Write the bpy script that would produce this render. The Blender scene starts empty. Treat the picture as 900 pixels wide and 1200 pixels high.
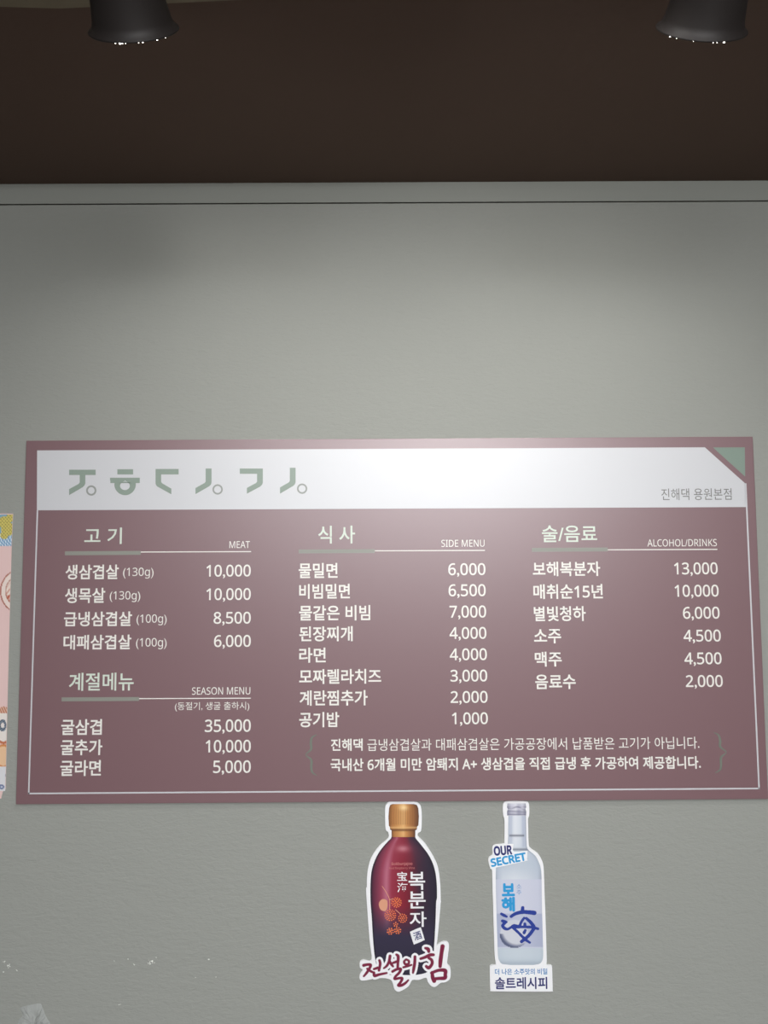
import bpy, bmesh, math, random
from mathutils import Vector, Matrix
random.seed(7)
S = bpy.context.scene
COL = S.collection
PI = math.pi
# ------------------------------------------------------------------ camera, world, lights, exposure
F_PX = 900.0
CZ = 1.60                      # eye height
BZ = CZ - 0.11526              # height of the board's centre
PIT, YAW, ROLL = 0.074786, 0.002949, -0.006153
CAM = Vector((-0.0217, -1.88358, CZ))
cp, sp, cy_, sy_ = math.cos(PIT), math.sin(PIT), math.cos(YAW), math.sin(YAW)
Fv = Vector((sy_ * cp, cy_ * cp, sp))
Rv = Vector((cy_, -sy_, 0.0))
Uv = Rv.cross(Fv)
cr, sr = math.cos(ROLL), math.sin(ROLL)
R2 = Rv * cr + Uv * sr
U2 = -Rv * sr + Uv * cr
cam = bpy.data.cameras.new('camera')
cam.sensor_fit = 'VERTICAL'
cam.sensor_height = 36.0
cam.lens = F_PX / 1200.0 * 36.0
cam.clip_start = 0.02
co = bpy.data.objects.new('camera', cam)
COL.objects.link(co)
co.matrix_world = Matrix(((R2.x, U2.x, -Fv.x, CAM.x), (R2.y, U2.y, -Fv.y, CAM.y), (R2.z, U2.z, -Fv.z, CAM.z), (0, 0, 0, 1)))
S.camera = co
S.view_settings.view_transform = 'Standard'
S.view_settings.look = 'None'
S.view_settings.gamma = 1.0
S.view_settings.use_curve_mapping = False
S.view_settings.exposure = 0.34

w = bpy.data.worlds.new('world')
S.world = w
w.use_nodes = True
w.node_tree.nodes['Background'].inputs[0].default_value = (0.9, 0.95, 1.0, 1)
w.node_tree.nodes['Background'].inputs[1].default_value = 0.05

WY = 0.010                     # wall surface (board front is at y = 0)
CEIL = BZ + 1.10131


def light(name, kind, loc, target, energy, color=(1, 0.97, 0.92), **kw):
    l = bpy.data.lights.new(name, kind)
    l.energy = energy
    l.color = color
    for k, v in kw.items():
        setattr(l, k, v)
    o = bpy.data.objects.new(name, l)
    COL.objects.link(o)
    o.location = loc
    d = Vector(target) - Vector(loc)
    o.rotation_euler = d.to_track_quat('-Z', 'Y').to_euler()
    return o


# ceiling lamps of the dining room behind the camera
light('room_lamp', 'AREA', (1.02, -5.35, CEIL - 0.03), (0.9, -4.6, 0), 60, (1, 0.98, 0.97), shape='DISK', size=1.2)
light('room_lamp', 'AREA', (0.3, -4.3, CEIL - 0.03), (0.3, -3.7, 0), 385, (0.95, 0.98, 1.0), shape='RECTANGLE', size=3.4, size_y=2.4)
light('room_lamp', 'AREA', (0.25, -2.05, CEIL - 0.03), (0.25, -1.2, 0), 32, (1, 0.98, 0.97), shape='DISK', size=0.9)
# the middle lamp of the row of spotlights hangs just above the top of the frame
light('row_lamp', 'SPOT', (0.22, -1.0, CEIL - 0.10), (0.2, WY, BZ + 0.15), 10.5, (1, 0.985, 0.95),
      spot_size=math.radians(105), spot_blend=1.0, shadow_soft_size=0.05)


def at(px, py, Y=0.0):
    d = Fv * F_PX + R2 * (px - 450.0) + U2 * (600.0 - py)
    return CAM + d * ((Y - CAM.y) / d.y)


def at_z(px, py, Z):
    d = Fv * F_PX + R2 * (px - 450.0) + U2 * (600.0 - py)
    return CAM + d * ((Z - CAM.z) / d.z)


# ------------------------------------------------------------------ materials
def lin(c):
    return tuple((v / 255 / 12.92) if v / 255 <= 0.04045 else ((v / 255 + 0.055) / 1.055) ** 2.4 for v in c[:3])


def mat(name, rgb, rough=0.6, metal=0.0, spec=0.5, emit=None, es=0.0, alpha=1.0):
    m = bpy.data.materials.new(name)
    m.use_nodes = True
    b = m.node_tree.nodes['Principled BSDF']
    b.inputs['Base Color'].default_value = (*lin(rgb), 1)
    b.inputs['Roughness'].default_value = rough
    b.inputs['Metallic'].default_value = metal
    b.inputs['Specular IOR Level'].default_value = spec
    if emit:
        b.inputs['Emission Color'].default_value = (*emit, 1)
        b.inputs['Emission Strength'].default_value = es
    b.inputs['Alpha'].default_value = alpha
    return m


def nd(m, t, **kw):
    n = m.node_tree.nodes.new(t)
    for k, v in kw.items():
        if k in n.inputs.keys():
            n.inputs[k].default_value = v
        else:
            setattr(n, k, v)
    return n


def paint(name, c1, c2, stretch, scales, strength, dist, rough=0.75, spec=0.35, cscale=1.2):
    """Emulsion paint with roller texture: noise colour variation and two scales of relief."""
    m = mat(name, c1, rough, spec=spec)
    nt = m.node_tree
    L = nt.links.new
    b = nt.nodes['Principled BSDF']
    tc = nd(m, 'ShaderNodeTexCoord')
    mp = nd(m, 'ShaderNodeMapping')
    mp.inputs['Scale'].default_value = stretch
    L(tc.outputs['Object'], mp.inputs['Vector'])
    n0 = nd(m, 'ShaderNodeTexNoise', Scale=cscale, Detail=6.0, Roughness=0.6)
    L(tc.outputs['Object'], n0.inputs['Vector'])
    mx = nd(m, 'ShaderNodeMix', data_type='RGBA')
    mx.inputs['A'].default_value = (*lin(c1), 1)
    mx.inputs['B'].default_value = (*lin(c2), 1)
    L(n0.outputs['Fac'], mx.inputs['Factor'])
    L(mx.outputs['Result'], b.inputs['Base Color'])
    prev = None
    for i, sc in enumerate(scales):
        n = nd(m, 'ShaderNodeTexNoise', Scale=sc, Detail=3.0, Roughness=0.55, Distortion=0.6)
        L(mp.outputs['Vector'], n.inputs['Vector'])
        bp = nd(m, 'ShaderNodeBump', Strength=strength[i], Distance=dist[i])
        L(n.outputs['Fac'], bp.inputs['Height'])
        if prev:
            L(prev.outputs['Normal'], bp.inputs['Normal'])
        prev = bp
    L(prev.outputs['Normal'], b.inputs['Normal'])
    return m


M = {}
M['wall'] = paint('sage_grey_wall_paint', (150, 152, 147), (157, 159, 153), (1.0, 1.0, 2.2), (16, 60, 150), (0.35, 0.55, 0.35), (0.003, 0.0022, 0.0008))
M['trim'] = paint('smooth_trim_paint', (146, 149, 143), (152, 154, 148), (1, 1, 1), (6, 90), (0.2, 0.2), (0.001, 0.0005))
M['ceiling'] = paint('dark_brown_ceiling_paint', (113, 96, 87), (106, 89, 80), (1, 1, 1), (14, 70), (0.25, 0.3), (0.002, 0.001), 0.85, 0.08)
M['hatch'] = paint('olive_board', (150, 140, 116), (120, 112, 95), (1, 1, 1), (20, 90), (0.3, 0.3), (0.002, 0.001), 0.7, 0.3, 9)
M['room'] = paint('room_wall_paint', (86, 82, 78), (92, 86, 80), (1, 1, 1), (16, 60), (0.3, 0.3), (0.002, 0.001))
M['floor'] = paint('floor_concrete', (58, 54, 50), (66, 60, 56), (1, 1, 1), (8, 60), (0.3, 0.3), (0.002, 0.001), 0.45, 0.5)
M['gap'] = mat('shadow_gap_backing', (70, 68, 62), 0.9)
M['mauve'] = mat('mauve_satin_print', (125, 94, 99), 0.38, spec=1.0)
M['mauve_edge'] = mat('board_edge', (150, 118, 118), 0.6)
M['white_print'] = mat('white_satin_print', (206, 207, 211), 0.4, spec=0.85)
M['cream_text'] = mat('white_lettering', (238, 236, 230), 0.4, spec=0.5)
M['green_text'] = mat('pale_green_lettering', (214, 224, 212), 0.4, spec=0.5)
M['rule'] = mat('sage_rule_print', (144, 145, 137), 0.4, spec=0.5)
M['sage'] = mat('sage_logo_print', (140, 155, 144), 0.4, spec=0.5)
M['sage_dark'] = mat('sage_corner_print', (130, 147, 136), 0.4, spec=0.5)
M['ring'] = mat('grey_ring_print', (150, 154, 150), 0.4, spec=0.5)
M['grey_text'] = mat('grey_lettering', (120, 120, 118), 0.4, spec=0.5)
M['brace'] = mat('grey_green_brace_print', (118, 124, 114), 0.4, spec=0.5)
M['foam'] = mat('white_foam_board', (246, 246, 249), 0.45, spec=0.5)
M['print_white'] = mat('print_white', (240, 240, 242), 0.45)
M['print_pink'] = mat('print_rose_text', (196, 120, 120), 0.45)
M['print_crimson'] = mat('print_crimson', (118, 22, 58), 0.45)
M['print_orange'] = mat('print_orange', (240, 128, 76), 0.45)
M['print_leaf'] = mat('print_pale_leaf', (222, 160, 130), 0.45)
M['print_navy'] = mat('print_navy', (38, 42, 110), 0.45)
M['print_blue'] = mat('print_navy_blue', (40, 62, 150), 0.45)
M['print_sky'] = mat('print_bright_blue', (44, 156, 216), 0.45)
M['print_mid'] = mat('print_mid_blue', (84, 140, 196), 0.45)
M['black_metal'] = mat('black_lamp_metal', (37, 33, 32), 0.55, metal=0.0, spec=0.3)
M['lamp_inside'] = mat('lamp_reflector', (190, 190, 190), 0.3, metal=0.9)
M['lens'] = mat('lamp_lens_and_glint', (255, 250, 240), 0.3, emit=(1, 0.95, 0.86), es=6.0)
M['fleck'] = mat('white_plaster_fleck', (238, 240, 234), 0.8)
M['pink'] = mat('poster_pink', (232, 200, 197), 0.5)
M['vc'] = mat('photo_print', (255, 255, 255), 0.42)
_n = nd(M['vc'], 'ShaderNodeVertexColor', layer_name='Col')
M['vc'].node_tree.links.new(_n.outputs['Color'], M['vc'].node_tree.nodes['Principled BSDF'].inputs['Base Color'])
M['tape'] = mat('clear_tape', (235, 239, 237), 0.2, alpha=0.5)
_t = nd(M['tape'], 'ShaderNodeTexNoise', Scale=60.0, Detail=4.0)
_b = nd(M['tape'], 'ShaderNodeBump', Strength=0.8, Distance=0.003)
M['tape'].node_tree.links.new(_t.outputs['Fac'], _b.inputs['Height'])
M['tape'].node_tree.links.new(_b.outputs['Normal'], M['tape'].node_tree.nodes['Principled BSDF'].inputs['Normal'])


# ------------------------------------------------------------------ object helpers
def tag(o, label=None, cat=None, group=None, kind=None):
    if label: o['label'] = label
    if cat: o['category'] = cat
    if group: o['group'] = group
    if kind: o['kind'] = kind
    return o


def link(name, me, m=None, parent=None):
    o = bpy.data.objects.new(name, me)
    COL.objects.link(o)
    if m is not None and me is not None:
        me.materials.append(m)
    if parent is not None:
        o.parent = parent
        o.matrix_parent_inverse = parent.matrix_basis.inverted()
    return o


def empty(name, loc):
    o = link(name, None)
    o.location = loc
    o.empty_display_size = 0.05
    return o


def box_bm(x0, x1, y0, y1, z0, z1, bev=0.0):
    bm = bmesh.new()
    bmesh.ops.create_cube(bm, size=1.0)
    bmesh.ops.scale(bm, vec=(x1 - x0, y1 - y0, z1 - z0), verts=bm.verts)
    bmesh.ops.translate(bm, vec=((x0 + x1) / 2, (y0 + y1) / 2, (z0 + z1) / 2), verts=bm.verts)
    if bev:
        bmesh.ops.bevel(bm, geom=bm.edges[:], offset=bev, segments=2, affect='EDGES', profile=0.7)
    return bm


def fin(bm, name, m, parent=None, smooth=False):
    me = bpy.data.meshes.new(name)
    bm.to_mesh(me)
    bm.free()
    if smooth:
        for p in me.polygons: p.use_smooth = True
    return link(name, me, m, parent)


def plate(polys, name, m, parent, Y, thick=0.0, bev=0.0):
    """Polygons (list of lists of (x, z)) at depth Y, optionally extruded backwards to the wall."""
    bm = bmesh.new()
    for pts in polys:
        vs = [bm.verts.new((x, Y, z)) for x, z in pts]
        f = bm.faces.new(vs)
        f.normal_update()
        if f.normal.y > 0: f.normal_flip()
        if thick:
            edges = list(f.edges)
            r = bmesh.ops.extrude_face_region(bm, geom=[f])
            nv = [v for v in r['geom'] if isinstance(v, bmesh.types.BMVert)]
            nf = [g for g in r['geom'] if isinstance(g, bmesh.types.BMFace)]
            bmesh.ops.translate(bm, vec=(0, thick, 0), verts=nv)
            bmesh.ops.recalc_face_normals(bm, faces=bm.faces)
    bmesh.ops.triangulate(bm, faces=[f for f in bm.faces if len(f.verts) > 4])
    return fin(bm, name, m, parent)


def P(px, py, Y=0.0):
    v = at(px, py, Y)
    return (v.x, v.z)


def pp(pts, Y=0.0):
    return [P(x, y, Y) for x, y in pts]


def smooth_loop(pts, n=4):
    """Closed Catmull-Rom through the points."""
    out = []
    N = len(pts)
    for i in range(N):
        p0, p1, p2, p3 = pts[i - 1], pts[i], pts[(i + 1) % N], pts[(i + 2) % N]
        for k in range(n):
            t = k / n
            out.append(tuple(0.5 * (2 * p1[j] + (p2[j] - p0[j]) * t + (2 * p0[j] - 5 * p1[j] + 4 * p2[j] - p3[j]) * t * t
                                    + (3 * p1[j] - p0[j] - 3 * p2[j] + p3[j]) * t ** 3) for j in (0, 1)))
    return out


def spline(pts, n=6):
    """Open Catmull-Rom, points may carry a third value (width)."""
    out = []
    N = len(pts)
    K = len(pts[0])
    for i in range(N - 1):
        p0, p1, p2, p3 = pts[max(i - 1, 0)], pts[i], pts[i + 1], pts[min(i + 2, N - 1)]
        for k in range(n):
            t = k / n
            out.append(tuple(0.5 * (2 * p1[j] + (p2[j] - p0[j]) * t + (2 * p0[j] - 5 * p1[j] + 4 * p2[j] - p3[j]) * t * t
                                    + (3 * p1[j] - p0[j] - 3 * p2[j] + p3[j]) * t ** 3) for j in range(K)))
    out.append(tuple(pts[-1]))
    return out


def strokes(lines, name, m, parent, Y, conv=None, curved=True):
    """Brush strokes: each a list of (x, y, width) in photo pixels; laid on the plane Y."""
    bm = bmesh.new()
    for i, ln in enumerate(lines):
        c = spline(ln) if (curved and len(ln) > 2) else list(ln)
        if conv: c = [(*conv(x, y), w_ * conv.s) for x, y, w_ in c]
        y_ = Y - 0.00001 * i
        L_, Rr = [], []
        for k, (x, y, wd) in enumerate(c):
            a = c[max(k - 1, 0)]
            b = c[min(k + 1, len(c) - 1)]
            dx, dy = b[0] - a[0], b[1] - a[1]
            l = math.hypot(dx, dy) or 1
            nx, ny = -dy / l * wd / 2, dx / l * wd / 2
            L_.append((x + nx, y + ny))
            Rr.append((x - nx, y - ny))
        # rounded ends
        def cap(c0, c1, wd):
            a0 = math.atan2(c0[1] - c1[1], c0[0] - c1[0])
            return [(c0[0] + math.cos(a0 + t) * wd / 2, c0[1] + math.sin(a0 + t) * wd / 2) for t in (-0.9, -0.45, 0, 0.45, 0.9)]
        for k in range(len(c) - 1):
            vs = [bm.verts.new((*P(*q, Y)[:1], y_, P(*q, Y)[1])) for q in (L_[k], Rr[k], Rr[k + 1], L_[k + 1])]
            bm.faces.new(vs)
        for c0, c1 in ((c[0], c[1]), (c[-1], c[-2])):
            pts = cap(c0, c1, c0[2])
            n_ = (c0[1] - c1[1], -(c0[0] - c1[0]))
            l = math.hypot(*n_) or 1
            e = (n_[0] / l * c0[2] / 2, n_[1] / l * c0[2] / 2)
            pts = [(c0[0] + e[0], c0[1] + e[1])] + pts + [(c0[0] - e[0], c0[1] - e[1])]
            bm.faces.new([bm.verts.new((P(*q, Y)[0], y_, P(*q, Y)[1])) for q in pts])
    bmesh.ops.recalc_face_normals(bm, faces=bm.faces)
    return fin(bm, name, m, parent)


def ring_poly(cx, cy, r0, r1, n=36, sy=1.0):
    polys = []
    for k in range(n):
        a, b = 2 * PI * k / n, 2 * PI * (k + 1) / n
        polys.append([(cx + r1 * math.cos(a), cy + r1 * sy * math.sin(a)), (cx + r1 * math.cos(b), cy + r1 * sy * math.sin(b)),
                      (cx + r0 * math.cos(b), cy + r0 * sy * math.sin(b)), (cx + r0 * math.cos(a), cy + r0 * sy * math.sin(a))])
    return polys


def disc(cx, cy, rx, ry=None, n=20, rot=0.0):
    ry = ry or rx
    return [(cx + rx * math.cos(a) * math.cos(rot) - ry * math.sin(a) * math.sin(rot),
             cy + rx * math.cos(a) * math.sin(rot) + ry * math.sin(a) * math.cos(rot)) for a in [2 * PI * k / n for k in range(n)]]


FONT = None


def noto(t):
    # sans-serif mathematical digits and capitals: same shapes as the sign's lettering
    o = ''
    for ch in t:
        if '0' <= ch <= '9': o += chr(0x1D7E2 + ord(ch) - 48)
        elif 'A' <= ch <= 'Z': o += chr(0x1D5A0 + ord(ch) - 65)
        elif 'a' <= ch <= 'z': o += chr(0x1D5BA + ord(ch) - 97)
        else: o += ch
    return o


def text(body, x0, y0, x1, y1, m, parent, Y=-0.0004, bold=0.0, rot=0.0, name='lettering', label=None, shear=0.0, space=1.0, fake=0.0):
    """Printed words whose ink fills the given rectangle (photo pixels) on the plane Y."""
    cu = bpy.data.curves.new(name, 'FONT')
    cu.body = noto(body)
    cu.size = 1.0
    cu.offset = bold
    cu.shear = shear
    cu.space_character = space
    cu.resolution_u = 3
    o = bpy.data.objects.new(name, cu)
    COL.objects.link(o)
    dg = bpy.context.evaluated_depsgraph_get()
    me = bpy.data.meshes.new_from_object(o.evaluated_get(dg))
    bpy.data.objects.remove(o)
    if fake:                   # heavier print: overprinted copies shifted by a hair, each a hair in front
        v0 = [v.co.copy() for v in me.vertices]
        f0 = [tuple(p.vertices) for p in me.polygons]
        nv, nf, depth = [], [], []
        for k, (dx, dy) in enumerate(((0, 0), (1, 0), (-1, 0), (0, 1), (0, -1), (.7, .7), (-.7, .7), (.7, -.7), (-.7, -.7))):
            nf += [tuple(i + len(nv) for i in f) for f in f0]
            nv += [(v.x + dx * fake, v.y + dy * fake, 0.0) for v in v0]
            depth += [k * 0.000015] * len(v0)
        bpy.data.meshes.remove(me)
        me = bpy.data.meshes.new(name)
        me.from_pydata(nv, [], nf)
    else:
        depth = [0.0] * len(me.vertices)
    xs = [v.co.x for v in me.vertices]
    ys = [v.co.y for v in me.vertices]
    ax, bx, ay, by = min(xs), max(xs), min(ys), max(ys)
    cxp, cyp = (x0 + x1) / 2, (y0 + y1) / 2
    W_ = (at(x1, cyp, Y) - at(x0, cyp, Y)).length
    H_ = (at(cxp, y1, Y) - at(cxp, y0, Y)).length
    c = at(cxp, cyp, Y)
    ca, sa = math.cos(rot), math.sin(rot)
    for v, dp in zip(me.vertices, depth):
        u = ((v.co.x - ax) / (bx - ax) - 0.5) * W_
        t = ((v.co.y - ay) / (by - ay) - 0.5) * H_
        v.co = (c.x + u * ca - t * sa, Y - dp, c.z + u * sa + t * ca)
    me.materials.clear()
    o = link(name, me, m, parent)
    if label: o['label'] = label
    return o


def raster(name, rows, cols, edge, color, parent, Y, y0, y1):
    """Printed picture: a grid between left and right edges (functions of y) coloured per vertex."""
    verts, faces, colors = [], [], []
    for i in range(rows + 1):
        y = y0 + (y1 - y0) * i / rows
        a, b = edge(y)
        for j in range(cols + 1):
            u = j / cols
            x = a + (b - a) * u
            q = P(x, y, Y)
            verts.append((q[0], Y, q[1]))
            colors.append(lin(color(x, y, u)))
    for i in range(rows):
        for j in range(cols):
            k = i * (cols + 1) + j
            faces.append((k, k + cols + 1, k + cols + 2, k + 1))
    me = bpy.data.meshes.new(name)
    me.from_pydata(verts, [], faces)
    at_ = me.color_attributes.new('Col', 'FLOAT_COLOR', 'POINT')
    flat = []
    for c in colors: flat.extend((c[0], c[1], c[2], 1.0))
    at_.data.foreach_set('color', flat)
    return link(name, me, M['vc'], parent)


def brush(lines, name, col, halo_col, halo, parent, Y, conv, cell=0.34, extra=0.0):
    """Printed brush lettering on a fine grid: coloured where a stroke passes, halo colour around it."""
    import numpy as np
    segs = []
    for ln in lines:
        c = spline(ln, 5) if len(ln) > 2 else ln
        c = [(*conv(x, y), (w_ + extra) * conv.s / 2) for x, y, w_ in c]
        segs += list(zip(c, c[1:]))
    pad = halo + 3
    x0 = min(min(a_[0], b_[0]) for a_, b_ in segs) - pad
    x1 = max(max(a_[0], b_[0]) for a_, b_ in segs) + pad
    y0 = min(min(a_[1], b_[1]) for a_, b_ in segs) - pad
    y1 = max(max(a_[1], b_[1]) for a_, b_ in segs) + pad
    nx, ny = int((x1 - x0) / cell) + 1, int((y1 - y0) / cell) + 1
    X, Yg = np.meshgrid(x0 + np.arange(nx) * cell, y0 + np.arange(ny) * cell)
    D = np.full(X.shape, 1e9)
    for a_, b_ in segs:
        dx, dy = b_[0] - a_[0], b_[1] - a_[1]
        t = np.clip(((X - a_[0]) * dx + (Yg - a_[1]) * dy) / (dx * dx + dy * dy + 1e-9), 0, 1)
        D = np.minimum(D, np.hypot(X - a_[0] - t * dx, Yg - a_[1] - t * dy) - (a_[2] * (1 - t) + b_[2] * t))
    keep = D < halo
    cellk = keep[:-1, :-1] & keep[1:, :-1] & keep[:-1, 1:] & keep[1:, 1:]
    idx = -np.ones(X.shape, int)
    verts, cols, faces = [], [], []
    a3, b3 = np.array(lin(col)), np.array(lin(halo_col or col))

    def vid(i, j):
        if idx[i, j] < 0:
            idx[i, j] = len(verts)
            q = P(X[i, j], Yg[i, j], Y)
            verts.append((q[0], Y, q[1]))
            t = min(1.0, max(0.0, (D[i, j] + 0.15) / 0.4)) if halo_col else 0.0
            cols.append(a3 * (1 - t) + b3 * t)
        return int(idx[i, j])
    for i, j in zip(*np.nonzero(cellk)):
        faces.append((vid(i, j), vid(i + 1, j), vid(i + 1, j + 1), vid(i, j + 1)))
    me = bpy.data.meshes.new(name)
    me.from_pydata(verts, [], faces)
    ca = me.color_attributes.new('Col', 'FLOAT_COLOR', 'POINT')
    ca.data.foreach_set('color', [v for c in cols for v in (c[0], c[1], c[2], 1.0)])
    return link(name, me, M['vc'], parent)


def interp(tab, y):
    if y <= tab[0][0]: return tab[0][1]
    for (a, va), (b, vb) in zip(tab, tab[1:]):
        if y <= b:
            t = (y - a) / (b - a)
            if isinstance(va, tuple): return tuple(va[k] * (1 - t) + vb[k] * t for k in range(len(va)))
            return va * (1 - t) + vb * t
    return tab[-1][1]


def mixc(a, b, t):
    t = max(0.0, min(1.0, t))
    return tuple(a[k] * (1 - t) + b[k] * t for k in range(3))


def gs(x, s): return math.exp(-x * x / (2 * s * s))


# ------------------------------------------------------------------ the room
RX, RY = 2.9, -6.3
gz = at(450, 237.6, WY).z           # height of the groove
g2 = 0.0022
tag(fin(box_bm(-RX, RX, WY, WY + 0.12, 0, gz - g2), 'wall_back', M['wall']), kind='structure')
tag(fin(box_bm(-RX, RX, WY + 0.006, WY + 0.12, gz - g2, CEIL), 'wall_recess', M['gap']), kind='structure')
bpy.data.objects['wall_recess'].name = 'trim_2'
tag(fin(box_bm(-RX, RX, WY - 0.001, WY + 0.006, gz + g2 * 0.5, CEIL, 0.0006), 'trim_1', M['trim']), kind='structure')
tag(fin(box_bm(-RX, RX, RY, WY + 0.12, CEIL, CEIL + 0.1), 'ceiling', M['ceiling']), kind='structure')
tag(fin(box_bm(-RX, RX, RY, WY + 0.12, -0.1, 0), 'floor', M['floor']), kind='structure')
tag(fin(box_bm(-RX - 0.1, -RX, RY, WY + 0.12, -0.1, CEIL + 0.1), 'wall_left', M['room']), kind='structure')
tag(fin(box_bm(RX, RX + 0.1, RY, WY + 0.12, -0.1, CEIL + 0.1), 'wall_right', M['room']), kind='structure')
tag(fin(box_bm(-RX - 0.1, RX + 0.1, RY - 0.1, RY, -0.1, CEIL + 0.1), 'wall_front', M['room']), kind='structure')
# pale board fixed under the ceiling, its edge just enters the frame at the top left
zh = CEIL - 0.012
edge = [at_z(-260, 2, zh), at_z(0, 8, zh), at_z(70, 10, zh), at_z(280, 0, zh), at_z(560, -14, zh)]
pts = [(v.x, v.y) for v in edge] + [(edge[-1].x, edge[-1].y - 0.5), (edge[0].x, edge[-1].y - 0.5)]
bm = bmesh.new()
lo = [bm.verts.new((x, y, zh)) for x, y in pts]
hi = [bm.verts.new((x, y, CEIL)) for x, y in pts]
bm.faces.new(lo)
bm.faces.new(hi)
for k in range(len(pts)):
    bm.faces.new((lo[k], lo[(k + 1) % len(pts)], hi[(k + 1) % len(pts)], hi[k]))
bmesh.ops.recalc_face_normals(bm, faces=bm.faces)
tag(fin(bm, 'trim_3', M['hatch']), kind='structure')

# small chips and flecks of plaster on the lower wall
bm = bmesh.new()
rnd = random.Random(3)
for cx, cy, r, n in ((5, 1127, 1.3, 3), (9, 1132, 2.2, 6), (20, 1137, 1.2, 2), (177, 1127, 3.0, 12), (174, 1129, 1.5, 4), (157.5, 1130.5, 1.1, 2),
                     (134, 1126, 0.7, 1), (245, 1124.5, 1.2, 2), (229, 1145.5, 1.2, 1), (141, 1178, 1.3, 2), (4, 1139, 0.8, 1), (253, 1145, 0.6, 1),
                     (150, 1124, 0.7, 1), (183, 1122, 0.8, 1)):
    for k in range(n):
        a, d = rnd.uniform(0, 6.28), rnd.uniform(0, r) if n > 1 else 0
        q = at(cx + math.cos(a) * d * 1.5, cy + math.sin(a) * d, WY)
        s = rnd.uniform(0.5, 0.95) * 0.0021
        v = [bm.verts.new((q.x + math.cos(t) * s * rnd.uniform(.6, 1.3), WY + 0.0002, q.z + math.sin(t) * s * rnd.uniform(.5, 1.1))) for t in (0, 1.3, 2.5, 3.8, 5.1)]
        top = bm.verts.new((q.x, WY - 0.0012, q.z))
        for i in range(5): bm.faces.new((v[i], v[(i + 1) % 5], top))
bmesh.ops.recalc_face_normals(bm, faces=bm.faces)
tag(fin(bm, 'plaster_fleck', M['fleck'], bpy.data.objects['wall_back']), 'white plaster chips and flecks scattered on lower left wall', kind='stuff')

# ------------------------------------------------------------------ the menu board
BW, BH = 0.9, 0.43862
board = empty('menu_board', (0, 0, BZ))
tag(board, 'wide mauve restaurant menu board with white header band and Korean dishes with prices', 'menu board')
fin(box_bm(-BW, BW, 0, WY, BZ - BH, BZ + BH, 0.0012), 'panel', M['mauve'], board)
tp = lambda pts: pp(pts)
E1, E2, E3 = -0.0002, -0.0004, -0.0006
# header
plate([pp([(43.5, 527.8), (826, 524.2), (873.2, 566.5), (874.3, 594.2), (43.2, 598)], E1)], 'header_band', M['white_print'], board, E1)
plate([pp([(835.5, 524.4), (872.8, 524.2), (873.2, 558.5)], E1)], 'corner_triangle', M['sage_dark'], board, E1)


def seg(x0, y0, x1, y1, wd, name, m, Y=E1):
    dx, dy = x1 - x0, y1 - y0
    l = math.hypot(dx, dy)
    nx, ny = -dy / l * wd / 2, dx / l * wd / 2
    return plate([pp([(x0 + nx, y0 + ny), (x1 + nx, y1 + ny), (x1 - nx, y1 - ny), (x0 - nx, y0 - ny)], Y)], name, m, board, Y)


seg(43.9, 597.5, 33.6, 930.6, 1.7, 'frame_line', M['white_print'])
seg(33.0, 929.9, 890.2, 924.0, 1.8, 'frame_line', M['white_print'])
seg(873.8, 566.4, 889.6, 924.8, 1.8, 'frame_line', M['white_print'])


def zc(ox, oy, s):
    def f(x, y): return (ox + x / s, oy + y / s)
    f.s = 1 / s
    return f


def glyph(polys, f, m, name='logo_letter'):
    return plate([pp([f(x, y) for x, y in p], E2) for p in polys], name, m, board, E2)


a = zc(60, 530, 5.625)
glyph([[(118, 115), (293, 115), (293, 150), (225, 150), (225, 205), (219, 219), (206, 231), (118, 283), (118, 243), (180, 209), (188, 199), (188, 150), (118, 150)]], a, M['sage'])
glyph(ring_poly(264, 252, 22, 34), a, M['ring'], 'logo_ring')
bowl = []
n = 40
for k in range(n):
    t0, t1 = PI * (-0.5) + 2 * PI * k / n, PI * (-0.5) + 2 * PI * (k + 1) / n
    q = []
    for t in (t0, t1):
        q.append((487 + 71 * math.cos(t), max(203, 211 + 72 * math.sin(t))))
    for t in (t1, t0):
        q.append((486 + 32 * math.cos(t), 221 + 28 * math.sin(t)))
    bowl.append(q)
bowl.append([(388, 168), (584, 168), (584, 186), (388, 186)])
for sg in (-1, 1):
    bowl.append([(487 + sg * 0, 186), (487 + sg * 97, 186), (487 + sg * 97, 203), (487 + sg * 69, 203), (487 + sg * 24, 203), (487 + sg * 17, 197)])
bowl.append([(436, 112), (540, 112), (540, 146), (436, 146)])
glyph(bowl, a, M['sage'])
glyph([[(688, 110), (840, 110), (840, 146), (725, 146), (725, 196), (731, 204), (792, 240), (792, 277), (700, 226), (691, 216), (688, 205)]], a, M['sage'])
a = zc(220, 530, 5.625)
glyph([[(118, 107), (157, 107), (157, 200), (152, 214), (140, 225), (51, 276), (51, 236), (112, 202), (118, 193)]], a, M['sage'])
glyph(ring_poly(197, 245, 23, 34), a, M['ring'], 'logo_ring')
glyph([[(343, 107), (495, 107), (495, 200), (490, 214), (478, 226), (390, 273), (390, 235), (451, 202), (457, 193), (457, 142), (343, 142)]], a, M['sage'])
glyph([[(673, 102), (711, 102), (711, 197), (706, 211), (695, 222), (608, 273), (608, 232), (667, 198), (673, 189)]], a, M['sage'])
glyph(ring_poly(754, 240, 23, 34), a, M['ring'], 'logo_ring')
text('진해댁 용원본점', 775, 572.3, 857.3, 586, M['grey_text'], board, name='branch_name')

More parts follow.
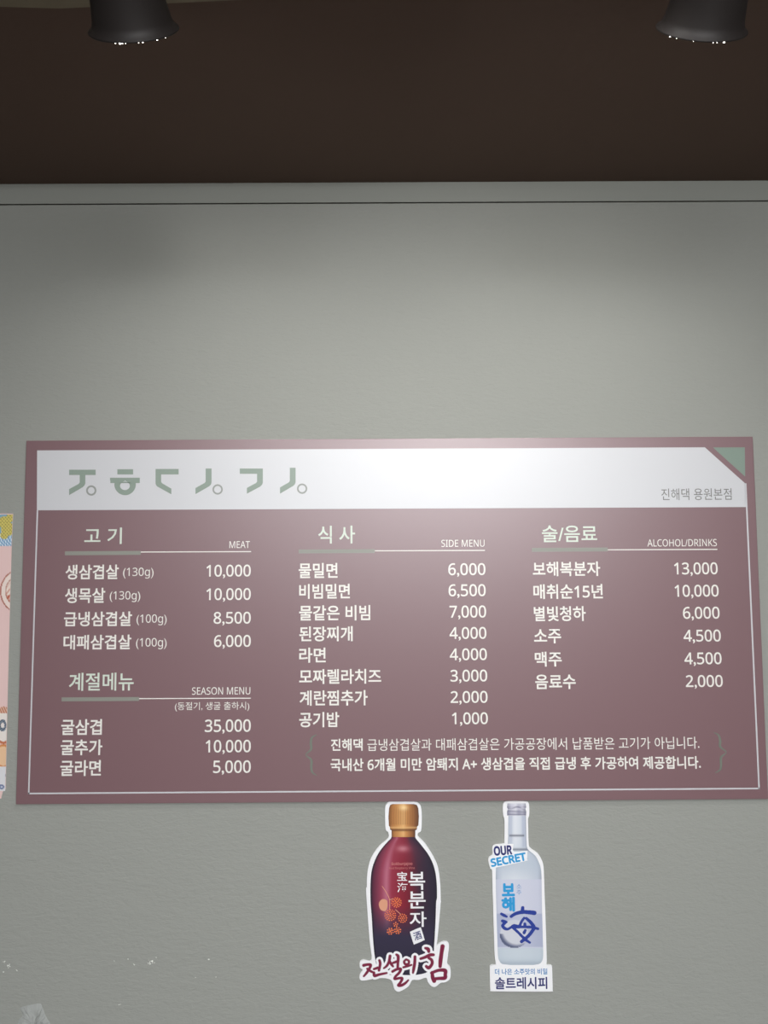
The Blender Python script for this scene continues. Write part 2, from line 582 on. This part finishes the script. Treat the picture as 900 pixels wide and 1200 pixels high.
# section headings and rules
H = 'section_heading'
text('고 기', 98.9, 618.3, 142.8, 637.6, M['green_text'], board, bold=0.012, name=H)
text('식 사', 372.8, 616, 416.1, 637, M['green_text'], board, bold=0.012, name=H)
text('술/음료', 635, 615.6, 699.7, 635.2, M['green_text'], board, bold=0.012, name=H)
text('계절메뉴', 80.8, 788.3, 156.7, 809.4, M['green_text'], board, bold=0.012, name=H)
K = 'section_caption'
text('MEAT', 268.9, 634.2, 292.8, 642.2, M['cream_text'], board, name=K)
text('SIDE MENU', 517.2, 632.5, 567.8, 640.8, M['cream_text'], board, name=K)
text('ALCOHOL/DRINKS', 758.6, 631.8, 840, 640.3, M['cream_text'], board, name=K)
text('SEASON MENU', 225, 805.3, 293.3, 814, M['cream_text'], board, name=K)
text('(동절기, 생굴 출하시)', 205, 822.6, 292.2, 833.4, M['cream_text'], board, name='season_note')
for x0, xm, x1, ya, yb in ((76.1, 165, 294.2, 648.4, 646.4), (350, 439.2, 568.3, 646.3, 645), (623.3, 712.2, 840.6, 644.4, 643.8), (72.2, 163, 293.9, 819.6, 818.2)):
    t = (xm - x0) / (x1 - x0)
    seg(x0, ya, xm, ya - 0.5, 4.6, 'rule', M['rule'])
    seg(xm, yb + 0.5, x1, yb, 1.1, 'thin_rule', M['cream_text'])

# dishes: name, ink box, price, ink box
rows = [
    ('생삼겹살', 76.7, 661.7, 139.2, 678.9, '10,000', 241.9, 661.7, 293.9, 677.8),
    ('생목살', 76.1, 688.9, 123.3, 706.7, '10,000', 241.9, 689.2, 293.9, 705.3),
    ('급냉삼겹살', 75.0, 716.7, 154.7, 733.9, '8,500', 250.3, 716.9, 293.9, 733),
    ('대패삼겹살', 74.4, 743.9, 153.9, 761.2, '6,000', 250.8, 744.1, 293.9, 760.3),
    ('굴삼겹', 71.7, 842.8, 119.4, 861.2, '35,000', 240, 843, 293.9, 859.9),
    ('굴추가', 71.1, 866.7, 120, 885, '10,000', 241, 867, 293.9, 883.9),
    ('굴라면', 70.6, 890.8, 118.3, 909.4, '5,000', 249.7, 891, 293.9, 908),
    ('물밀면', 350, 659.7, 395.6, 677.4, '6,000', 525.3, 659.9, 568.9, 676.1),
    ('비빔밀면', 350.6, 684.2, 410, 701.7, '6,500', 525.6, 684.5, 569.2, 700.9),
    ('물같은 비빔', 350.6, 709.2, 433.9, 727.2, '7,000', 526.7, 709.5, 569.7, 726),
    ('된장찌개', 350.6, 733.9, 413.3, 751.6, '4,000', 526.7, 734.7, 570, 750.8),
    ('라면', 350.6, 758.9, 381.7, 776.6, '4,000', 527, 759.7, 570.6, 775.8),
    ('모짜렐라치즈', 350.6, 784, 446.7, 801.4, '3,000', 527.8, 784.7, 571, 800.8),
    ('계란찜추가', 351, 808.9, 430.8, 826.9, '2,000', 528, 809.7, 571.4, 825.8),
    ('공기밥', 350.6, 834.5, 397.5, 852.3, '1,000', 529.7, 834.7, 571.7, 850.8),
    ('보해복분자', 624.4, 658.1, 703.3, 675.2, '13,000', 790, 659, 841, 675.2),
    ('매취순15년', 625, 684.5, 706.4, 701.8, '10,000', 790.6, 685.2, 842.2, 701.4),
    ('별빛청하', 625.6, 710.4, 686.4, 728, '6,000', 800.3, 711, 843.3, 727.2),
    ('소주', 625.8, 737.3, 657.5, 754, '4,500', 801, 737.8, 844.7, 754),
    ('맥주', 626.7, 763.7, 658.3, 781.2, '4,500', 802, 764.4, 845.6, 780.6),
    ('음료수', 627.2, 790.4, 674.7, 807.6, '2,000', 803.6, 791, 847, 807.2),
]
for nm, a0, b0, a1, b1, pr, c0, d0, c1, d1 in rows:
    text(nm, a0, b0, a1, b1, M['cream_text'], board, bold=0.018, name='dish_name')
    text(pr, c0, d0, c1, d1, M['cream_text'], board, name='price', fake=0.013)
for b, x0, y0, x1, y1 in (('(130g)', 144.2, 665.2, 180, 678), ('(130g)', 128.6, 692.8, 164.4, 705.6), ('(100g)', 160, 720, 195.3, 732.8), ('(100g)', 159.4, 747.7, 195.3, 760.8)):
    text(b, x0, y0, x1, y1, M['cream_text'], board, name='weight_note')
text('진해댁', 387.8, 865.6, 425, 880, M['cream_text'], board, name='notice_text', fake=0.02)
text('급냉삼겹살과 대패삼겹살은 가공공장에서 납품받은 고기가 아닙니다.', 430.6, 864.6, 819.6, 878.8, M['cream_text'], board, name='notice_text')
text('국내산 6개월 미만 암퇘지 A+ 생삼겹을 직접 급냉 후 가공하여 제공합니다.', 387.5, 887.3, 821.4, 902.4, M['cream_text'], board, name='notice_text', fake=0.02)
strokes([[(371, 861, 0.8), (365.5, 864.5, 2.2), (364.2, 871, 2.8), (364.6, 878, 2.6), (358.5, 884.6, 1.2), (364.8, 890.5, 2.6), (364.8, 899, 2.8), (366, 905, 2.2), (371.3, 908.8, 0.8)]], 'brace', M['brace'], board, E2)
strokes([[(836.6, 858.5, 0.8), (842, 861.5, 2.2), (844, 868, 2.8), (844, 875, 2.6), (851, 881.6, 1.2), (845, 887.5, 2.6), (845, 896, 2.8), (843.8, 902, 2.2), (838.5, 905.5, 0.8)]], 'brace', M['brace'], board, E2)

# ------------------------------------------------------------------ dark wine bottle cutout
ST = 0.0045                    # foam thickness
SY = WY - ST                   # its front
c0 = at(470, 1050, WY)
stk = empty('bottle_cutout', (c0.x, WY, c0.z))
tag(stk, 'flat cutout sign of dark red wine bottle with gold cap under the menu board', 'sign')
u1 = zc(420, 930, 8.18)
u2 = zc(410, 1040, 6.923)
right = [u1(x, y) for x, y in ((300, 78), (400, 76), (530, 78), (575, 92), (600, 130), (608, 220), (604, 335), (594, 366), (574, 378), (572, 410), (640, 480), (722, 610), (766, 720), (785, 880), (790, 1040))]
right += [u2(x, y) for x, y in ((738, 120), (722, 300), (708, 440), (702, 470))]
slogan = [u2(x, y) for x, y in ((735, 448), (770, 438), (797, 448), (804, 480), (795, 560), (790, 618), (812, 645), (818, 690), (810, 745), (770, 768), (735, 775), (695, 806), (660, 800), (632, 765), (618, 732),
                                (560, 750), (505, 752), (478, 800), (430, 832), (392, 846), (362, 826), (350, 785), (330, 748), (270, 735), (200, 740), (140, 752), (95, 755), (78, 735), (84, 700), (105, 670), (82, 650), (82, 605), (110, 590), (176, 590))]
left = [u2(x, y) for x, y in ((160, 430), (144, 220), (131, 20))]
left += [u1(x, y) for x, y in ((80, 900), (86, 760), (120, 622), (200, 502), (284, 430), (286, 372), (262, 345), (256, 240), (257, 130), (272, 95))]
outline = smooth_loop(right + slogan + left, 3)
plate([pp(outline, SY)], 'foam_board', M['foam'], stk, SY, ST)


def fromtab(tl, tr):
    def e(y): return interp(tl, y), interp(tr, y)
    return e


def conv_tab(f, pts):
    return [(f(x, y)[1], f(x, y)[0]) for x, y in pts]


def dens(tab, n=5):
    q = spline([(b, a) for a, b in tab], n)
    return [(y, x) for x, y in q]


bl = dens(conv_tab(u1, ((315, 415), (312, 430), (270, 472), (200, 560), (150, 660), (124, 760), (115, 900), (117, 1040))) + conv_tab(u2, ((178, 250), (188, 420), (202, 560), (222, 640), (262, 690), (340, 712))))
br = dens(conv_tab(u1, ((545, 415), (550, 430), (600, 490), (680, 600), (730, 720), (750, 850), (753, 1000))) + conv_tab(u2, ((700, 120), (694, 300), (684, 470), (676, 590), (650, 660), (610, 695), (520, 712))))


def wine(x, y, u):
    c = interp([(0.0, (58, 28, 48)), (0.05, (96, 38, 62)), (0.16, (150, 62, 86)), (0.24, (186, 110, 132)), (0.32, (150, 48, 70)), (0.5, (132, 28, 48)), (0.62, (108, 26, 46)), (0.74, (62, 34, 54)), (0.9, (44, 34, 54)), (1.0, (36, 30, 48))], u)
    c = mixc(c, (150, 62, 78), 0.55 * gs(y - 992, 12) * gs(u - 0.42, 0.3))
    c = mixc(c, (205, 140, 150), 0.8 * gs(x - 472, 5) * gs(y - 994.5, 2.6))
    c = mixc(c, (48, 42, 66), (y - 1062) / 36.0)
    c = mixc(c, (40, 36, 56), (y - 1100) / 40.0)
    if u < 0.03 or u > 0.975: c = mixc(c, (30, 24, 40), 0.6)
    return c


raster('wine_bottle_print', 130, 56, fromtab(bl, br), wine, stk, SY - 0.0002, u1(0, 416)[1], u2(0, 711)[1])
cl = conv_tab(u1, ((330, 100), (305, 108), (294, 140), (288, 220), (292, 310), (302, 318), (304, 345), (318, 352), (318, 417)))
crt = conv_tab(u1, ((530, 100), (560, 108), (574, 140), (580, 220), (575, 305), (563, 316), (560, 345), (545, 352), (545, 417)))
cl[0] = (cl[0][0], cl[0][1]); crt[0] = (crt[0][0], crt[0][1])


def gold(x, y, u):
    Y8 = (y - 930) * 8.18
    c = interp([(0, (112, 72, 42)), (0.1, (176, 118, 66)), (0.3, (206, 148, 88)), (0.5, (228, 178, 118)), (0.62, (200, 140, 82)), (0.85, (150, 98, 58)), (1.0, (92, 60, 44))], u)
    if Y8 < 300: c = mixc(c, (128, 82, 46), 0.35 * (0.5 + 0.5 * math.sin(u * 2 * PI * 13)) * (1 if Y8 > 150 else max(0, (Y8 - 110) / 40)))
    c = mixc(c, (255, 225, 170), 0.8 * gs(u - 0.5, 0.1) * gs(Y8 - 135, 18))
    c = mixc(c, (235, 190, 130), 0.7 * gs(Y8 - 326, 7))
    c = mixc(c, (96, 60, 36), 0.8 * gs(Y8 - 349, 7))
    return c


raster('gold_cap_print', 44, 40, fromtab(cl, crt), gold, stk, SY - 0.0002, u1(0, 100)[1], u1(0, 417)[1])
T1 = SY - 0.0004
text('Bokbunjajoo', 458.9, 1010.3, 483.3, 1014.8, M['print_pink'], stk, T1, bold=0.02, name='label_text')
text('Real Raspberry Wine', 456, 1015.8, 486, 1019.3, M['print_pink'], stk, T1, name='label_text')
text('宝', 465.3, 1021.6, 477.2, 1032.2, M['print_white'], stk, T1, bold=0.012, name='label_text')
text('海', 465.4, 1034.5, 478, 1045.5, M['print_white'], stk, T1, bold=0.012, name='label_text')
text('복', 478.7, 1021.7, 498.2, 1042.8, M['print_white'], stk, T1, bold=0.014, name='label_text')
text('분', 478.6, 1044.6, 498.8, 1064.6, M['print_white'], stk, T1, bold=0.014, name='label_text')
text('자', 480, 1068.2, 499.8, 1086.2, M['print_white'], stk, T1, bold=0.014, name='label_text')
# berries and leaf
rb = random.Random(5)
polys = []
for bx, by, br_ in ((378, 122, 44), (328, 225, 50), (428, 250, 38), (328, 355, 28), (388, 350, 28), (372, 300, 18)):
    nring = max(1, int(br_ / 13))
    for k in range(nring + 1):
        rr = br_ * k / nring * 0.86
        m_ = max(1, int(2 * PI * rr / 17))
        for j in range(m_):
            an = 2 * PI * j / m_ + k
            polys.append(disc(bx + rr * math.cos(an), by + rr * math.sin(an), 5.3 + rb.random(), n=7))
plate([pp([u2(x, y) for x, y in q], T1) for q in polys], 'berry_print', M['print_orange'], stk, T1)
plate([pp([u2(x, y) for x, y in smooth_loop([(235, 130), (262, 95), (300, 105), (305, 150), (290, 190), (250, 180)], 4)], T1)], 'leaf_print', M['print_leaf'], stk, T1)
strokes([[(262, -10, 4), (295, 40, 5), (322, 100, 5), (322, 180, 5)], [(322, 100, 5), (350, 92, 5)], [(370, 180, 5), (410, 215, 5)]], 'stem_print', M['print_leaf'], stk, T1 - 0.0001, conv=u2)
cs = u2(547, 393)
an = math.radians(-20)
sq = smooth_loop([(cs[0] + 6.8 * (a_ * math.cos(an) - b_ * math.sin(an)), cs[1] + 8.0 * (a_ * math.sin(an) + b_ * math.cos(an))) for a_, b_ in ((-1, -.8), (-.8, -1), (.8, -1), (1, -.8), (1, .8), (.8, 1), (-.8, 1), (-1, .8))], 3)
plate([pp(sq, T1)], 'seal', M['print_white'], stk, T1)
text('酒', cs[0] - 4.4, cs[1] - 5.2, cs[0] + 4.8, cs[1] + 4.6, M['print_navy'], stk, T1 - 0.0002, bold=0.012, rot=math.radians(18), name='seal_text')
# slogan strokes: white outline over the bottle print, then crimson brush lettering
sl = [
    [(112, 632, 16), (140, 626, 13), (168, 628, 14), (160, 655, 13), (138, 690, 12), (113, 720, 7)], [(142, 660, 10), (170, 680, 11), (192, 690, 8)],
    [(196, 662, 10), (226, 652, 13)], [(240, 592, 12), (246, 620, 13), (236, 672, 12)], [(196, 690, 10), (200, 716, 16), (240, 706, 12), (298, 694, 8)],
    [(326, 556, 14), (318, 600, 13), (300, 635, 11), (276, 655, 6)], [(318, 590, 10), (336, 622, 13), (350, 640, 8)], [(350, 612, 9), (378, 602, 12)],
    [(378, 545, 10), (392, 560, 16), (390, 610, 13), (388, 650, 12)],
    [(346, 682, 12), (380, 664, 12), (412, 662, 14), (400, 692, 12), (370, 722, 11), (364, 742, 11), (400, 736, 11), (424, 738, 13), (412, 768, 12), (392, 794, 12), (418, 794, 14), (450, 776, 11), (474, 752, 5)],
    [(456, 584, 8), (440, 602, 10), (452, 624, 11), (476, 618, 10), (478, 596, 9), (458, 584, 8)], [(434, 648, 8), (470, 638, 9), (500, 628, 6)], [(528, 562, 14), (526, 610, 15), (518, 660, 15), (512, 692, 8)],
    [(612, 492, 10), (634, 500, 20), (640, 520, 14)], [(574, 578, 12), (610, 566, 15), (650, 548, 18), (678, 546, 14)],
    [(640, 572, 13), (664, 590, 15), (666, 622, 15), (640, 652, 18), (620, 640, 14)],
    [(752, 478, 26), (744, 530, 22), (736, 590, 24), (732, 640, 18)],
    [(668, 690, 16), (672, 730, 22), (684, 758, 24)], [(662, 694, 14), (720, 672, 16), (772, 674, 22), (774, 706, 20), (770, 734, 22), (720, 738, 17), (676, 744, 18)],
]
brush(sl, 'slogan_lettering', (124, 24, 60), (246, 246, 249), 2.9, stk, T1 - 0.0003, u2, extra=9)

# ------------------------------------------------------------------ clear bottle cutout
c0 = at(609, 1050, WY)
sj = empty('bottle_cutout', (c0.x, WY, c0.z))
tag(sj, 'flat cutout sign of clear pale blue soju bottle with silver cap and blue caption plate', 'sign')
v1 = zc(565, 930, 10.0)
v2 = zc(565, 1050, 10.0)
outl = [v1(x, y) for x, y in ((285, 92), (400, 86), (515, 92), (546, 115), (553, 180), (551, 255), (538, 300), (540, 400), (545, 570), (562, 636), (650, 700), (700, 780), (720, 860), (727, 1000), (731, 1150))]
outl += [v2(x, y) for x, y in ((739, 150), (746, 350), (755, 650), (757, 770), (752, 800), (765, 810), (800, 812), (817, 822), (822, 900), (827, 1080), (822, 1108), (800, 1120), (460, 1120), (125, 1117), (102, 1108), (95, 1080), (90, 850), (96, 820), (120, 811), (155, 811), (160, 790), (148, 700), (140, 500), (131, 200), (126, 20))]
outl += [v1(x, y) for x, y in ((120, 1000), (117, 900), (98, 880), (84, 840), (74, 790), (80, 748), (112, 728), (124, 700), (120, 650), (128, 618), (160, 600), (255, 588), (262, 560), (264, 400), (262, 305), (248, 260), (243, 180), (250, 115))]
plate([pp(smooth_loop(outl, 3), SY)], 'foam_board', M['foam'], sj, SY, ST)
sl_l = dens(conv_tab(v1, ((308, 258), (306, 400), (304, 560), (290, 620), (230, 690), (185, 760), (164, 860), (160, 1000))) + conv_tab(v2, ((163, 0), (168, 200), (178, 500), (186, 700), (205, 765), (240, 798), (330, 808))))
sl_r = dens(conv_tab(v1, ((513, 258), (515, 400), (520, 560), (535, 650), (620, 726), (662, 800), (688, 880), (696, 1000))) + conv_tab(v2, ((699, 0), (703, 200), (711, 500), (715, 700), (700, 765), (668, 796), (600, 808))))


def soju(x, y, u):
    Y = (y - 930) * 10
    c = interp([(0, (150, 158, 178)), (0.04, (188, 196, 212)), (0.15, (214, 220, 230)), (0.4, (226, 230, 238)), (0.7, (214, 220, 230)), (0.92, (196, 203, 218)), (1.0, (150, 158, 176))], u)
    if Y < 620:
        c = mixc(c, (168, 176, 198), 0.5 * gs(u - 0.16, 0.05) + 0.5 * gs(u - 0.84, 0.06))
        if 0.06 < u < 0.9: c = mixc(c, (92, 98, 112), 0.85 * gs(Y - 492, 7))
    c = mixc(c, (84, 90, 106), 0.8 * gs(Y - 655, 9) * (1 if 0.3 < u < 0.97 else 0))
    c = mixc(c, (186, 198, 212), 0.7 * gs(Y - 820, 110))
    if 1005 < Y < 1815: c = mixc(c, (206, 208, 226), 0.75)
    if 1410 < Y < 1800: c = mixc(c, (164, 172, 200), 0.75 * (1 - 0.5 * gs(u - 0.5, 0.25)))
    # pale moon behind the large character
    dx, dy = x - 602.5, (y - 1094.0)
    d = math.hypot(dx, dy)
    if Y < 1812:
        c = mixc(c, (214, 216, 224), 0.9 * max(0, min(1, (17 - d) / 1.5)))
        d2 = math.hypot(x - 606, y - 1090)
        if d < 17: c = mixc(c, (70, 78, 112), 0.85 * max(0, min(1, (d2 - 16) / 4.0)) * (1 if dy > 0 else 0))
    if Y >= 1812:
        c = mixc(c, (198, 210, 220), 0.8)
        c = mixc(c, (150, 164, 180), 0.5 * gs(Y - 2000, 30))
    return c


raster('clear_bottle_print', 170, 60, fromtab(sl_l, sl_r), soju, sj, SY - 0.0002, v1(0, 258)[1], v2(0, 808)[1])


def silver(x, y, u):
    Y = (y - 930) * 10
    c = interp([(0, (130, 130, 150)), (0.2, (190, 190, 206)), (0.45, (214, 214, 224)), (0.6, (170, 170, 190)), (0.8, (196, 196, 210)), (1, (130, 130, 148))], u)
    c = mixc(c, (112, 112, 136), 0.6 * gs(Y - 168 - 12 * math.sin(u * 9), 6) + 0.5 * gs(Y - 205 - 14 * u, 7) + 0.6 * gs(Y - 246, 8))
    c = mixc(c, (240, 240, 246), 0.5 * gs(Y - 185 + 10 * u, 6) + 0.4 * gs(Y - 130, 8))
    return c


scl = conv_tab(v1, ((296, 116), (292, 160), (300, 180), (292, 215), (294, 256)))
scr = conv_tab(v1, ((512, 116), (516, 160), (508, 180), (517, 215), (515, 256)))
raster('silver_cap_print', 28, 26, fromtab(scl, scr), silver, sj, SY - 0.0002, v1(0, 116)[1], v1(0, 256)[1])
T2 = SY - 0.0004
# badge backing over the print
bdg = [v1(x, y) for x, y in ((128, 618), (160, 600), (350, 588), (366, 610), (372, 680), (520, 670), (530, 690), (524, 770), (505, 790), (120, 876), (98, 870), (84, 840), (78, 790), (84, 752), (112, 728), (124, 700))]
plate([pp(smooth_loop(bdg, 3), T2)], 'badge', M['foam'], sj, T2)
text('OUR', 578.6, 990.9, 600.0, 1002.3, M['print_navy'], sj, T2 - 0.0002, rot=math.radians(4), name='badge_text', fake=0.05)
text('SECRET', 574.6, 1002.4, 616.8, 1012.4, M['print_sky'], sj, T2 - 0.0002, rot=math.radians(10), name='badge_text', fake=0.05)
text('보', 588, 1035, 603.4, 1050.4, M['print_sky'], sj, T2, fake=0.05, name='label_text')
text('해', 587.6, 1051.0, 603.5, 1068.4, M['print_sky'], sj, T2, fake=0.05, name='label_text')
text('소', 605.3, 1036.2, 611, 1041, M['print_mid'], sj, T2, name='label_text')
text('주', 605.3, 1043, 611, 1048.4, M['print_mid'], sj, T2, name='label_text')
hai = [
    [(226, 210, 26), (256, 226, 30), (288, 242, 20)], [(238, 292, 30), (262, 300, 34), (284, 306, 24)], [(268, 318, 26), (240, 346, 30), (262, 378, 32), (300, 388, 24), (340, 366, 24), (372, 350, 34), (420, 356, 30)],
    [(476, 138, 34), (472, 190, 40)], [(340, 240, 30), (390, 208, 34), (470, 188, 38), (540, 190, 42), (612, 198, 46)],
    [(492, 258, 24), (462, 300, 26), (440, 350, 26)], [(400, 362, 30), (480, 362, 26), (580, 366, 26), (654, 384, 26)],
    [(518, 262, 28), (566, 306, 34), (606, 362, 38), (594, 400, 36), (540, 470, 34), (462, 534, 34)],
    [(362, 372, 26), (420, 424, 26), (486, 490, 28), (520, 520, 26), (558, 545, 22)], [(500, 326, 28), (502, 350, 30)], [(506, 402, 26), (492, 430, 32)],
]
brush(hai, 'large_character', (40, 62, 150), None, 0.1, sj, T2 - 0.0002, v2, 0.3, extra=7)
lab = [v2(x, y) for x, y in ((100, 822), (120, 815), (460, 815), (800, 816), (814, 826), (818, 900), (822, 1080), (818, 1104), (800, 1114), (460, 1114), (125, 1111), (106, 1104), (99, 1080), (95, 850))]
plate([pp(smooth_loop(lab, 3), T2)], 'caption_plate', M['foam'], sj, T2)
text('더 나은 소주맛의 비밀', 580, 1135.1, 641.4, 1142.2, M['print_mid'], sj, T2 - 0.0002, bold=0.02, name='caption_text')
text('솔트레시피', 580, 1145, 641.3, 1159.2, M['print_navy'], sj, T2 - 0.0002, fake=0.022, name='caption_text')

# ------------------------------------------------------------------ poster at the left edge
c0 = at(-60, 770, WY)
po = empty('poster', (c0.x, WY, c0.z))
tag(po, 'pink illustrated poster with blue and yellow top at the left edge of the photo', 'poster')
YP = WY - 0.0012
re = [(600, 15.2), (640, 13.6), (700, 11.8), (780, 9.7), (860, 7.8), (925, 6.4), (934, 5.6)]
rx = lambda y: interp(re, y)
lx = -190
plate([pp([(lx, 600), (15.2, 602), (13.6, 640), (11.8, 700), (9.7, 780), (7.8, 860), (6.4, 925), (3, 928), (1, 936), (-6, 934), (-14, 938), (lx, 938)], YP)], 'sheet', M['pink'], po, YP, 0.0012)


def poster_col(x, y, u):
    c = (232, 200, 197)
    if y < 640:
        c = (126, 170, 196)
        t = math.sin(x * 1.9 + 2 * math.sin(y * 0.35)) * math.sin(y * 0.9 + x * 0.3)
        if y > 623: c = mixc((86, 140, 186), (226, 236, 242), 0.5 + 0.9 * t)
        for bx, by, r in ((5, 612, 7), (9, 620, 8), (12, 607, 5), (5, 627, 5), (-12, 612, 9), (-26, 618, 10), (-50, 614, 12)):
            d = math.hypot(x - bx, y - by)
            if d < r: c = mixc((214, 200, 110), (90, 84, 40), 0.75 * max(0, math.sin(x * 1.7) * math.sin(y * 1.5)))
    for k, off in enumerate((0, -62, -124)):
        # round dish of noodles with a pale rim
        bx, by = 24 + off, 693
        d = math.hypot((x - bx) / 24.0, (y - by) / 26.0)
        if d < 1: c = (176, 104, 84) if d > 0.94 or 0.7 < d < 0.74 else (238, 222, 214)
        if d < 0.7: c = mixc((240, 226, 216), (186, 96, 74), 0.5 + 0.5 * math.sin(x * 1.3 + y * 0.9) * (1 if y > 690 else 0.2) + (0.3 if y > 697 else -0.4))
        bx, by = 4 + off, 850
        d = math.hypot((x - bx) / 12, (y - by) / 22)
        if d < 1: c = (236, 228, 222)
        if 0.86 < d < 1: c = (196, 116, 84)
        if d < 1 and y < 836: c = mixc((184, 104, 76), (230, 200, 180), 0.5 + 0.5 * math.sin(x * 2.2 - y))
        d = math.hypot((x - bx + 1) / 4.0, (y - by) / 6.5)
        if 0.5 < d < 1.1: c = mixc((44, 54, 70), (150, 164, 180), 0.5 + 0.5 * math.sin(y * 2.1 + x * 1.7))
        d = math.hypot((x - bx) / 11, (y - 886) / 14)
        if d < 1: c = (236, 196, 158) if d < 0.8 else (214, 140, 84)
    if y > 898:
        c = (222, 222, 226)
        for k in range(40):
            bx, by = -180 + k * 5 + (k * 37 % 7), 906 + (k * 53 % 22)
            if math.hypot(x - bx, y - by) < 3.0: c = (110, 122, 160)
            if math.hypot(x - bx, y - by) < 1.2: c = (200, 206, 220)
    return c


raster('illustration', 400, 150, lambda y: (-110, rx(y) - 0.2), poster_col, po, YP - 0.0002, 603, 927)

# ------------------------------------------------------------------ scrap of clear tape, low on the left
tape_o = smooth_loop([(24, 1181), (36, 1177.5), (47, 1175.8), (50, 1181), (54, 1191), (60, 1202), (62, 1222), (44, 1228), (22, 1224), (20, 1208), (22, 1196), (27, 1189)], 3)
bm = bmesh.new()
rt = random.Random(11)
cc = at(40, 1200, WY)
rings = []
for k, s in enumerate((1.0, 0.7, 0.4)):
    rings.append([])
    for (x, y) in tape_o:
        q = at(40 + (x - 40) * s, 1200 + (y - 1200) * s, WY)
        rings[-1].append(bm.verts.new((q.x, WY - 0.0003 - (0.0 if k == 0 else rt.uniform(0.0004, 0.0075)), q.z)))
cv = bm.verts.new((cc.x, WY - 0.003, cc.z))
n = len(tape_o)
for k in range(2):
    for i in range(n):
        bm.faces.new((rings[k][i], rings[k][(i + 1) % n], rings[k + 1][(i + 1) % n], rings[k + 1][i]))
for i in range(n): bm.faces.new((rings[2][i], rings[2][(i + 1) % n], cv))
bmesh.ops.recalc_face_normals(bm, faces=bm.faces)
tag(fin(bm, 'tape_scrap', M['tape']), 'crumpled scrap of clear tape stuck low on wall at bottom left corner', 'tape')

# ------------------------------------------------------------------ spotlights hanging from the ceiling


def lathe(profile, n=48):
    bm = bmesh.new()
    rings = []
    for r, z in profile:
        rings.append([bm.verts.new((r * math.cos(2 * PI * k / n), r * math.sin(2 * PI * k / n), z)) for k in range(n)])
    for a_, b_ in zip(rings, rings[1:]):
        for k in range(n):
            bm.faces.new((a_[k], a_[(k + 1) % n], b_[(k + 1) % n], b_[k]))
    bmesh.ops.recalc_face_normals(bm, faces=bm.faces)
    return bm


def spotlight(px, py, Yl, label, energy, tilt, yaw, glints):
    """Bell-shaped head: local -Z is the beam; pivot at the rim centre."""
    rim = at(px, py - 5, Yl)
    root = empty('ceiling_spotlight', (rim.x, rim.y, CEIL))
    tag(root, label, 'spotlight', 'spotlights above the menu board')
    head = Matrix.Translation(rim) @ Matrix.Rotation(yaw, 4, 'Z') @ Matrix.Rotation(tilt, 4, 'X')
    # shade: outer skin, then lip, then inner skin
    prof = [(0.020, 0.150), (0.040, 0.146), (0.0455, 0.136), (0.0465, 0.110), (0.0475, 0.108), (0.0475, 0.104), (0.0470, 0.102), (0.0478, 0.096), (0.0490, 0.094), (0.0490, 0.090), (0.0482, 0.088),
            (0.0505, 0.062), (0.0535, 0.036), (0.0570, 0.014), (0.0600, 0.005), (0.0650, 0.0015), (0.0662, 0.0), (0.0655, -0.0012), (0.062, -0.001), (0.0585, 0.003), (0.055, 0.014), (0.047, 0.06), (0.040, 0.10), (0.0, 0.105)]
    bm = lathe(prof)
    bm.transform(head)
    fin(bm, 'shade', M['black_metal'], root, True)
    # lens, then glowing beads added as glints of light on the lip
    bm = lathe([(0.0, 0.020), (0.030, 0.018), (0.050, 0.014), (0.0535, 0.016)], 40)
    bm.transform(head)
    fin(bm, 'lens', M['lens'], root, True)
    for g, s in glints:
        b2 = bmesh.new()
        bmesh.ops.create_icosphere(b2, subdivisions=1, radius=0.0009 * s)
        bmesh.ops.scale(b2, vec=(1.5, 1, 0.8), verts=b2.verts)
        a_ = math.radians(g)
        b2.transform(head @ Matrix.Translation((0.0655 * math.cos(a_), 0.0655 * math.sin(a_), -0.0012)))
        fin(b2, 'rim_glint', M['lens'], root)
    # swivel, stem and ceiling rose
    top = head @ Vector((0, 0, 0.148))
    j = Vector((top.x, top.y, top.z + 0.012))
    b3 = bmesh.new()
    bmesh.ops.create_uvsphere(b3, u_segments=20, v_segments=12, radius=0.019)
    b3.transform(Matrix.Translation(j))
    fin(b3, 'swivel', M['black_metal'], root, True)
    if CEIL - j.z > 0.012:
        b4 = lathe([(0.008, 0), (0.008, CEIL - j.z)], 16)
        b4.transform(Matrix.Translation(j))
        fin(b4, 'stem', M['black_metal'], root, True)
    b5 = lathe([(0.0, -0.02), (0.036, -0.02), (0.040, -0.016), (0.040, 0.0)], 32)
    b5.transform(Matrix.Translation((j.x, j.y, CEIL)))
    fin(b5, 'ceiling_rose', M['black_metal'], root)
    d = (head.to_3x3() @ Vector((0, 0, -1))).normalized()
    q = rim + d * 0.004
    light('spot_light', 'SPOT', q, q + d, energy, (1, 0.985, 0.95), spot_size=math.radians(108), spot_blend=1.0, shadow_soft_size=0.04)
    return root


TILT = math.radians(50)
spotlight(157, 40, -0.80, 'black bell-shaped ceiling spotlight at top left, above the header logo', 7, TILT, 0.0,
          ((-101, 0.6), (-95, 1.5), (-92, 0.8), (-88, 0.5), (-72, 0.5), (-67, 0.8), (-48, 0.8), (-35, 0.5)))
spotlight(822, 39, -0.80, 'black bell-shaped ceiling spotlight at top right, above the corner triangle', 6, TILT, 0.0,
          ((-148, 0.9), (-138, 0.5), (-116, 0.4), (-92, 0.5), (-87, 0.5), (-78, 1.3)))
